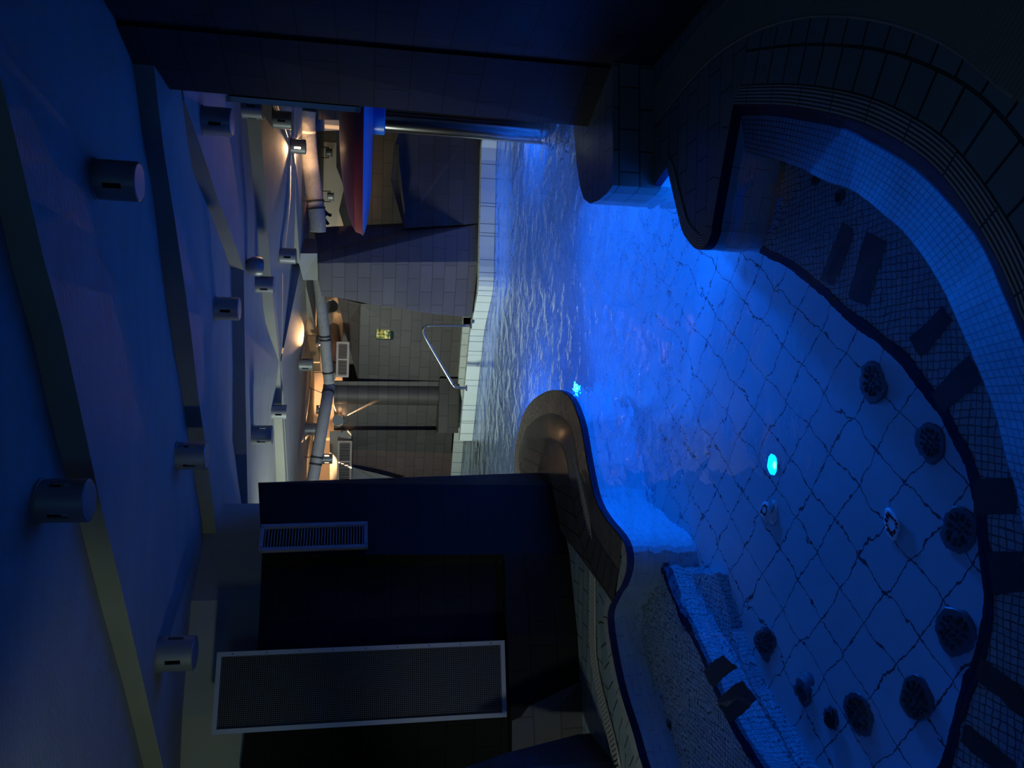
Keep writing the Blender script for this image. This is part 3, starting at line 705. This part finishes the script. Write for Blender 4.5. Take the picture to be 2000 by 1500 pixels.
c11 = loc11 + Vector((0, 0, -.07))
fan_ceil(c11, 562, 450, 60); fan_ceil(c11, 605, 232, 20); fan_ceil(c11, 548, 225, 15); beam_to(c11, on_ceiling(600, 236), 5, 12); beam_to(c11, on_ceiling(545, 225), 3, 10)
beam_to(c11, Py(606, 300, 9.85), 3, 30); beam_to(c11, on_ceiling(600, 290), 5, 50); beam_to(c11, on_ceiling(552, 300), 3, 60); beam_to(c11, on_ceiling(590, 350), 3, 50)
o, l16, s = place_lamp(641, 600, 24, 'glowing cylinder lamp pointing at the camera on the warm wall behind the duct', True, wall=14.15, tilt=(math.radians(-70), 0), group=GL2)
o.name = 'wall_lamp'
b16 = l16 + Vector((0, -.12, 0))
fan(b16, (.75, 0, .6), (0, 1, 0), 6, 120, .05, .1); lamp_beam(b16, (.9, .35, -.15), 4, 14); lamp_beam(b16, (-.6, .6, -.3), 6, 60); lamp_beam(b16, (.2, .7, -.8), 6, 70)
o, l17, s = place_lamp(617, 667, 22, 'glowing small cylinder lamp half hidden behind the grey duct', True, wall=12.6, group=GL2)
b17 = l17 + Vector((0, 0, -.08))
beam_to(b17, on_ceiling(590, 655), 30, 22); beam_to(b17, on_ceiling(575, 655), 10, 14); fan_ceil(b17, 619, 590, 30); lamp_beam(b17, (.8, .6, .1), 6, 40); lamp_beam(b17, (-.4, .9, -.1), 6, 50); lamp_beam(b17, (.3, -.3, -.9), 6, 50)
o, l18, s = place_lamp(661, 820, 22, 'glowing cylinder lamp seen end-on, casting four beams on the tiled wall', True, wall=ybk(820) - .0, tilt=(math.radians(-90), math.radians(0)), group=GL2)
o.name = 'wall_lamp'
b18 = l18 + Vector((0, -.12, 0))
fan(b18, (.48, .0, -.88), (0, 1, 0), 9, 120, .03, .1); fan(b18, (.95, 0, .3), (0, 1, 0), 7, 120, .03, .1); fan(b18, (-.75, 0, -.65), (0, 1, 0), 7, 120, .03, .1); fan(b18, (-.5, 0, .85), (0, 1, 0), 7, 120, .03, .1)
point('lamp_glow', b18 + Vector((.14, .0, -.02)), .5, WARM, .02)
o, l19, s = place_lamp(628, 896, 20, 'glowing slotted cylinder lamp above the far left vent grille', True, wall=12.6, group=GL2)
b19 = l19 + Vector((0, 0, -.1))
fan(b19 + Vector((0, 0, -.02)), (-.40, .30, -.9), (0, 1, 0), 22, 80, .06, .12); beam_to(b19, Py(645, 925, ybk(920) - .1), 3, 12); lamp_beam(b19, (.9, .2, .1), 4, 30); lamp_beam(b19, (-.2, .9, .1), 7, 70); lamp_beam(b19, (-.9, .3, .3), 4, 50)
# small glowing far lamp
o, l20, s = place_lamp(618, 800, 14, 'tiny glowing cylinder lamp mostly hidden behind the dark end of the duct', True, wall=13.4, group=GL2)
lamp_beam(l20 + Vector((0, 0, -.1)), (.2, .9, -.1), 4, 70)
# the far lamp beside the duct throws a thin beam along the ceiling
_, l15, _s = LP[11]
c15 = l15 + Vector((0, 0, -.07))
fan_ceil(c15, 605, 765, 50); fan_ceil(c15, 619, 868, 20)
# round ceiling speaker
sp = on_ceiling(480, 518)
spk = thing('ceiling_speaker', sp, 'round tilted unlit ball-shaped spotlight on the ceiling in mid room', 'spotlight')
lathe_obj('body', [(.03, 0), (.06, -.02), (.085, -.06), (.09, -.10), (.085, -.135)], M_alu, spk, n=32, M=Matrix.Rotation(math.radians(25), 4, 'X'))
lathe_obj('lens', [(.0, -.12), (.074, -.14)], M_slot, spk, n=32, M=Matrix.Rotation(math.radians(25), 4, 'X'), cap0=False, cap1=False)
spk.name = 'ceiling_spotlight'

# ------------------------------------------------------------------ vents
def vent(name, o, ux, uz, wdt, hgt, n, label, vertical=False, mullion=False, fr=.027, mf=None, group=None):
    ux = Vector(ux).normalized(); uz = Vector(uz).normalized(); ny = uz.cross(ux)
    Mx = Matrix(((ux.x, ny.x, uz.x, o.x), (ux.y, ny.y, uz.y, o.y), (ux.z, ny.z, uz.z, o.z), (0, 0, 0, 1)))
    t = thing(name, o, label, 'vent', group, M=Mx)
    bm = bmesh.new()
    for c, s_ in (((wdt / 2, 0, fr / 2), (wdt, .03, fr)), ((wdt / 2, 0, hgt - fr / 2), (wdt, .03, fr)), ((fr / 2, 0, hgt / 2), (fr, .031, hgt)), ((wdt - fr / 2, 0, hgt / 2), (fr, .031, hgt))): bx(bm, c, s_)
    fr_o = frombm('frame', bm, mf or M_vent, t)
    bm = bmesh.new()
    for i in range(n):
        if vertical:
            x = fr + (wdt - 2 * fr) * (i + .5) / n; bx(bm, (x, 0, hgt / 2), ((wdt - 2 * fr) / n * .28, .016, hgt - 2 * fr))
        else:
            z = fr + (hgt - 2 * fr) * (i + .5) / n; bx(bm, (wdt / 2, 0, z), (wdt - 2 * fr, .016, (hgt - 2 * fr) / n * .26))
    frombm('louvres', bm, mf or M_vent, t)
    bm = bmesh.new(); bx(bm, (wdt / 2, .013, hgt / 2), (wdt - .01, .004, hgt - .01)); frombm('backing', bm, M_void, t)
    if mullion:
        bm = bmesh.new(); bx(bm, (wdt / 2, 0, hgt / 2), (fr, .031, hgt)); frombm('mullion', bm, mf or M_vent, t)
    for x in (.12, .88):
        for z in (fr / 2, hgt - fr / 2):
            bm = bmesh.new(); bx(bm, (wdt * x, -.0165, z), (.008, .003, .008)); frombm('screw', bm, M_slot, fr_o)
    return t
# tall vent on the left pier
wd = (a0 - b0); wd.z = 0; wd.normalize(); nrm = Vector((wd.y, -wd.x, 0))
def on_plane(px, py, p0, n_):
    d = ray(px, py); return CAM + d * ((p0 - CAM).dot(n_) / d.dot(n_))
q0 = on_plane(718, 1078, b0, nrm) ; q1 = on_plane(717, 1028, b0, nrm); q2 = on_plane(506, 1084, b0, nrm)
vent('wall_vent', q0 + nrm * .05, q1 - q0, (0, 0, 1), (q1 - q0).length, (q2 - q0).z, 34, 'tall blue-lit vent grille on the left black pier, its top at the ceiling stub')
# edge-on vent on the pool side of the right column
sd = Vector((.12, .18, 0)).normalized()
z0, z1 = Py(703, 210, e1.y).z, Py(440, 186, e1.y).z
vn = e1 + Vector((-.010, .02, 0)); vn.z = z0
vent('wall_vent', vn + Vector((.29, .64, 0)).normalized() * .25, (-.29, -.64, 0), (0, 0, 1), .25, z1 - z0, 40, 'long vent seen edge-on along the pool side of the right column', mf=M_vent)
# vents under the far ceiling
def far_vent(x0, x1, y0, y1, n, lb):
    yy = ybk((y0 + y1) / 2) - .42
    p = Py(x1, y1, yy); q = Py(x1, y0, yy); r = Py(x0, y0, yy)
    vent('wall_vent', p, (1, 0, 0), (0, 0, 1), (q - p).x, (r - q).z, n, lb, vertical=True, mullion=True, fr=.03, mf=M_warm)
far_vent(656, 681, 668, 737, 22, 'two-panel vent grille on the far wall right of the round column')
far_vent(658, 686, 861, 942, 24, 'two-panel vent grille at the far left, next to the left pier edge')
# tall perforated mesh screen
m0 = c0 + Vector((.0, -.05, 0)); m1 = Pz(1136, 1385, DZ) + Vector((0, -.05, 0))
ux = (m0 - m1); ux.z = 0; wm = ux.length; ux.normalize(); ny = Vector((0, 0, 1)).cross(ux)
zb, zt = Py(985, 1242, m0.y).z, Py(425, 1262, m0.y).z
o_ = Vector((m1.x, m1.y, zb)); hm = zt - zb
Mx = Matrix(((ux.x, ny.x, 0, o_.x), (ux.y, ny.y, 0, o_.y), (0, 0, 1, o_.z), (0, 0, 0, 1)))
ms = thing('mesh_screen', o_, 'tall framed metal mesh screen standing before the recessed black left wall', 'screen', M=Mx)
bm = bmesh.new()
for c, s_ in (((wm / 2, 0, .015), (wm, .03, .03)), ((wm / 2, 0, hm - .015), (wm, .03, .03)), ((.015, 0, hm / 2), (.03, .032, hm)), ((wm - .015, 0, hm / 2), (.03, .032, hm))): bx(bm, c, s_)
fms = frombm('frame', bm, M_vent, ms)
bm = bmesh.new(); k = int(wm / .014)
for i in range(k): bx(bm, (.03 + (wm - .06) * (i + .5) / k, -.002, hm / 2), (.0024, .003, hm - .05))
k = int(hm / .014)
for i in range(k): bx(bm, (wm / 2, .001, .03 + (hm - .06) * (i + .5) / k), (wm - .05, .003, .0024))
frombm('wire_mesh', bm, mat('dull_wire', (.12, .13, .16), .5, .3), ms)
bm = bmesh.new(); bx(bm, (wm / 2, .025, hm / 2), (wm - .03, .004, hm - .03)); frombm('backing', bm, M_void, ms)
for i in range(9):
    bm = bmesh.new(); bx(bm, (wm - .015, -.018, .1 + (hm - .2) * i / 8), (.007, .004, .007)); frombm('screw', bm, M_slot, fms)

# ------------------------------------------------------------------ water mushroom
mc = Pz(1055, 255, 0); mcx, mcy = mc.x, mc.y
mush = thing('water_mushroom', (mcx, mcy, -1.0), 'red and blue water mushroom fountain on a steel column standing in the pool', 'fountain')
zr = Py(709, 440, mcy).z + 1; ztop = Py(663, 235, mcy).z + 1
zc0 = Py(752, 255, mcy).z + 1
Rm = abs(Py(712, 457, mcy).x - mcx)
lathe_obj('steel_column', [(.13, 0), (.13, zc0 + .01)], M_steel, mush, n=48)
lathe_obj('collar', [(.145, zc0), (.158, zc0 + .01), (.160, zc0 + .2), (.162, zr - .01)], M_blue, mush, n=48)
dome = [(Rm, zr), (Rm * .985, zr + .02)] + [(Rm * math.cos(t), zr + .02 + (ztop - zr - .02) * math.sin(t) ** 1.0) for t in [math.radians(a) for a in (14, 24, 34, 44, 54, 64, 72, 80, 86)]] + [(.01, ztop)]
lathe_obj('red_dome', dome, M_red, mush, n=64)
lathe_obj('blue_underside', [(.15, zr - .075), (Rm * .6, zr - .07), (Rm * .85, zr - .045), (Rm * .97, zr - .015), (Rm * 1.0, zr)], M_blue, mush, n=64, cap0=False, cap1=False)
# ------------------------------------------------------------------ handrail
hp = [Py(921, 636, 10.55), Py(845, 636, 10.55), Py(834, 636.5, 10.55), Py(828, 641, 10.56), Py(826.5, 648, 10.58), Py(831, 659, 10.6), Py(845, 684, 10.65), Py(880, 744, 10.75), Py(886, 753, 10.76), Py(891, 757, 10.77), Py(899, 757.5, 10.77), Py(912, 757.5, 10.77)]
hr = thing('handrail', hp[0], 'bent stainless steel handrail rising from the pale far kerb', 'handrail')
tube('rail', [p - hp[0] for p in smooth_path(hp, 4)], .021, M_rail, hr, n=14)
for p in (hp[0], hp[-1]):
    lathe_obj('base_flange', [(.045, 0), (.045, .012), (.03, .018)], M_rail, hr, loc=(p - hp[0]), n=24)
# ------------------------------------------------------------------ ducts
def duct(pts, r, m, label, straps=(), step=.03):
    P = smooth_path(pts, 8); P = dense(P, step)
    t = thing('air_duct', P[0], label, 'duct', 'ducts under the far ceiling')
    tube('pipe', [p - P[0] for p in P], r, m, t, n=18, rib=.03)
    for (px, py, y, topx) in straps:
        c = Py(px, py, y); d = min(range(len(P) - 1), key=lambda k: (P[k] - c).length); q = P[d]; dr = (P[d + 1] - P[d]).normalized()
        st = lathe_obj('strap', [(r * 1.04, -.012), (r * 1.1, -.01), (r * 1.1, .01), (r * 1.04, .012)], M_wire, t, n=20, M=Matrix.Translation(q - P[0]) @ dr.to_track_quat('Z', 'Y').to_matrix().to_4x4(), cap0=False, cap1=False)
        if topx: tube('hanging_wire', [q - P[0] + Vector((0, 0, r)), Py(topx, py, q.y) - P[0]], .005, M_wire, st, n=6)
    return t
duct([Py(601, 215, 9.7), Py(600, 240, 9.75), Py(604, 300, 9.8), Py(613, 370, 9.85), Py(620, 425, 9.9), Py(621, 452, 9.95)], .10, M_duct,
     'mottled grey lagged duct under the ceiling above the water mushroom', ((612, 392, 9.85, 588), (614, 405, 9.85, 585)))
duct([Py(621, 535, 10.5), Py(627, 590, 10.6), Py(634, 650, 10.7), Py(638, 700, 10.8), Py(643, 748, 10.9)], .072, M_duct,
     'pale grey ribbed duct hanging left of the grey pillar', ((633, 655, 10.7, 600), (635, 666, 10.7, None), (641, 728, 10.85, 612)))
duct([Py(643, 752, 11.15), Py(637, 790, 11.0), Py(628, 840, 10.95), Py(619, 893, 10.95), Py(606, 965, 10.9)], .080, mat('duct_dark', (.16, .16, .18), .7, noise=.2, nscale=15, bump=.5, bscale=60),
     'dark grey duct running on towards the left pier from the pale duct', ((640, 757, 10.95, 603), (617, 893, 10.95, 594), (614, 905, 10.95, None)))
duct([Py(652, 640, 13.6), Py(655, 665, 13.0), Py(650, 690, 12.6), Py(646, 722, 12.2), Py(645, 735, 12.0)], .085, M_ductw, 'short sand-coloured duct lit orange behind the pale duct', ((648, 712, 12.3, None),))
# ------------------------------------------------------------------ picture sign
sgn = thing('picture_sign', Py(765, 665, ybk(650) - .1), 'small backlit green and yellow picture sign on the far tiled wall', 'sign')
p = Py(768, 664, ybk(650) - .1); q = Py(735, 640, ybk(650) - .1); ws, hs = q.x - p.x, q.z - p.z
sgn.location = p
bm = bmesh.new(); bx(bm, (ws / 2, .01, hs / 2), (ws, .02, hs)); frombm('backing_plate', bm, mat('sign_back', (.03, .05, .06), .3), sgn)
pic = bpy.data.materials.new('picture'); pic.use_nodes = True; nt = pic.node_tree; N = nt.nodes; L = nt.links; b = N['Principled BSDF']
tc = N.new('ShaderNodeTexCoord'); vo = N.new('ShaderNodeTexNoise'); vo.inputs['Scale'].default_value = 22; vo.inputs['Detail'].default_value = 3; cr = N.new('ShaderNodeValToRGB')
el = cr.color_ramp.elements; el[0].position = .36; el[0].color = (.02, .035, .01, 1); el[1].position = .66; el[1].color = (.75, .8, .5, 1)
e = el.new(.45); e.color = (.10, .22, .06, 1); e = el.new(.52); e.color = (.45, .25, .06, 1); e = el.new(.58); e.color = (.5, .5, .12, 1)
L.new(tc.outputs['Object'], vo.inputs['Vector']); L.new(vo.outputs['Fac'], cr.inputs['Fac']); L.new(cr.outputs[0], b.inputs['Base Color']); L.new(cr.outputs[0], b.inputs['Emission Color']); b.inputs['Emission Strength'].default_value = .45
bm = bmesh.new(); bx(bm, (ws / 2, -.002, hs * .58), (ws * .84, .004, hs * .80)); frombm('picture', bm, pic, sgn)
# dark stain under the vent
# ------------------------------------------------------------------ spotlights on the far white wall
def clip_spot(px, py, lb):
    c = Py(px, py, 13.6); t = thing('clip_spotlight', c, lb, 'spotlight', 'clip spotlights on the white wall')
    Mx = Matrix.Rotation(math.radians(90), 4, 'X')
    lathe_obj('head', [(.06, -.05), (.075, -.04), (.06, .03), (.065, .05), (.085, .06)], M_alu, t, n=20, M=Matrix.Rotation(math.radians(180), 4, 'X'))
    for dx in (-.09, .09): tube('bracket_arm', [Vector((dx, 0, .0)), Vector((dx, .02, .27))], .008, M_wire, t, n=6)
    tube('cross_bar', [Vector((-.09, 0, .0)), Vector((.09, 0, .0))], .008, M_wire, t, n=6)
    return t
clip_spot(642, 298, 'black clip spotlight on the white far wall, the one nearer the right wall')
clip_spot(645, 384, 'silver clip spotlight on the white far wall, the one nearer the cable bundle')
cb = Py(625, 425, 13.2)
cbt = thing('cable_bundle', cb, 'black tangled cable bundle hanging by the brown beam of the pillar', 'cables')
for k in range(7):
    a = Py(606 + random.uniform(-8, 10), 400 + random.uniform(-14, 14), 10.35) - cb; b = Py(634 + random.uniform(-6, 16), 425 + random.uniform(-12, 15), 10.4) - cb
    m = (a + b) / 2 + Vector((random.uniform(-.1, .1), 0, random.uniform(-.05, .08)))
    tube('cable', smooth_path([a, m, b], 6), .02, M_wire, cbt, n=8)
area('back_room_light', (2.6, 13.1, 2.35), (0, .8, -.5), .3, 3.0, (.85, 1, .9))

# ------------------------------------------------------------------ jets and underwater lamps
def floor_jet(px, py, r, lb, pale=False, z=-1.0):
    c = Pw(px, py, z + .012); t = thing('floor_drain', (c.x, c.y, z), lb, 'drain', 'round fittings in the whirlpool floor')
    cv = lathe_obj('cover', [(r, 0), (r, .008), (r * .92, .014), (.01, .016)], M_jetl if pale else M_jet, t, n=32)
    bm = bmesh.new(); kk_ = 0
    for rr, m in ((.25, 4), (.55, 8), (.78, 12)):
        if pale and rr < .7: continue
        for i in range(m):
            a = 2 * math.pi * i / m + rr; bx(bm, (0, 0, 0), (.013, .013, .006), Matrix.Translation((r * rr * .8 * math.cos(a), r * rr * .8 * math.sin(a), .017)) @ Matrix.Rotation(a, 4, 'Z'))
    frombm('holes', bm, M_void, cv)
    return t
for px, py, r, lb in [(1702, 745, .085, 'round perforated floor drain farthest right, by the bench edge of the whirlpool'),
    (1815, 865, .085, 'round perforated floor drain touching the bench edge below the two dark seat panels'),
    (1868, 1035, .09, 'round perforated floor drain in the near middle against the bench edge'),
    (1862, 1230, .085, 'round perforated floor drain at the near left against the bench edge'),
    (1785, 1365, .08, 'round perforated floor drain on the tile crossing near the left bench curve'),
    (1672, 1395, .08, 'round perforated floor drain beside the small oval inlet'),
    (1565, 1350, .08, 'round dark floor drain farther up the left side of the whirlpool floor'),
    (1492, 1255, .075, 'round dark floor drain farthest away on the left, blurred by ripples')]:
    floor_jet(px, py, r, lb)
floor_jet(1740, 1020, .062, 'small pale round inlet with a ring of holes in the whirlpool floor', True)
floor_jet(1498, 1000, .06, 'pale round inlet far out on the whirlpool floor, blurred by ripples', True)
floor_jet(1622, 1405, .05, 'small dark oval inlet between two drains at the left of the whirlpool floor')
for px, py, z, lb in [(1590, 350, -.38, 'small dark massage nozzle on the right seat wall, the upper of two'), (1640, 385, -.38, 'small dark massage nozzle on the right seat wall, the lower of two'),
                      (1273, 1430, -.35, 'small dark massage nozzle over the left bench, nearer the rim'), (1305, 1415, -.45, 'small dark massage nozzle over the left bench, farther from the rim')]:
    c = Pw(px, py, -.49 if px > 1400 else -.49); t = thing('massage_nozzle', (c.x, c.y, -.499), lb, 'nozzle', 'massage nozzles of the whirlpool')
    lathe_obj('ring', [(.028, 0), (.028, .008), (.018, .012)], M_jet, t, n=20); lathe_obj('hole', [(.016, .010), (.016, .013)], M_void, t, n=16)
for i, (p_, d_, e_) in enumerate(POOL_LAMPS):
    lb = ['round blue underwater lamp under the low tiled block', 'bright blue underwater lamp shining beside the rounded wet bank', 'blue underwater lamp at the far right behind the steel column',
          'blue underwater lamp at the far left behind the rounded bank', 'small bright blue lamp in the whirlpool floor', 'added blue underwater lamp beyond the low tiled block', 'added blue underwater lamp low on the side of the left bank before the seat begins', 'small added blue underwater lamp brightening the notch between tiled tongue and low block'][i]
    q = Vector(d_).normalized().to_track_quat('Z', 'Y').to_matrix().to_4x4()
    t = thing('pool_lamp', Vector(p_) - Vector(d_).normalized() * .03, lb, 'lamp', 'blue underwater lamps')
    rm_ = lathe_obj('rim', [(.10, -.03), (.10, .01), (.085, .015)], M_rail, t, n=28, M=q)
    lathe_obj('lens', [(.01, .018), (.08, .014)], M_glowb, rm_, n=28, M=q, cap0=True, cap1=False)
    if i == 4: t.scale = (.34, .34, .34)
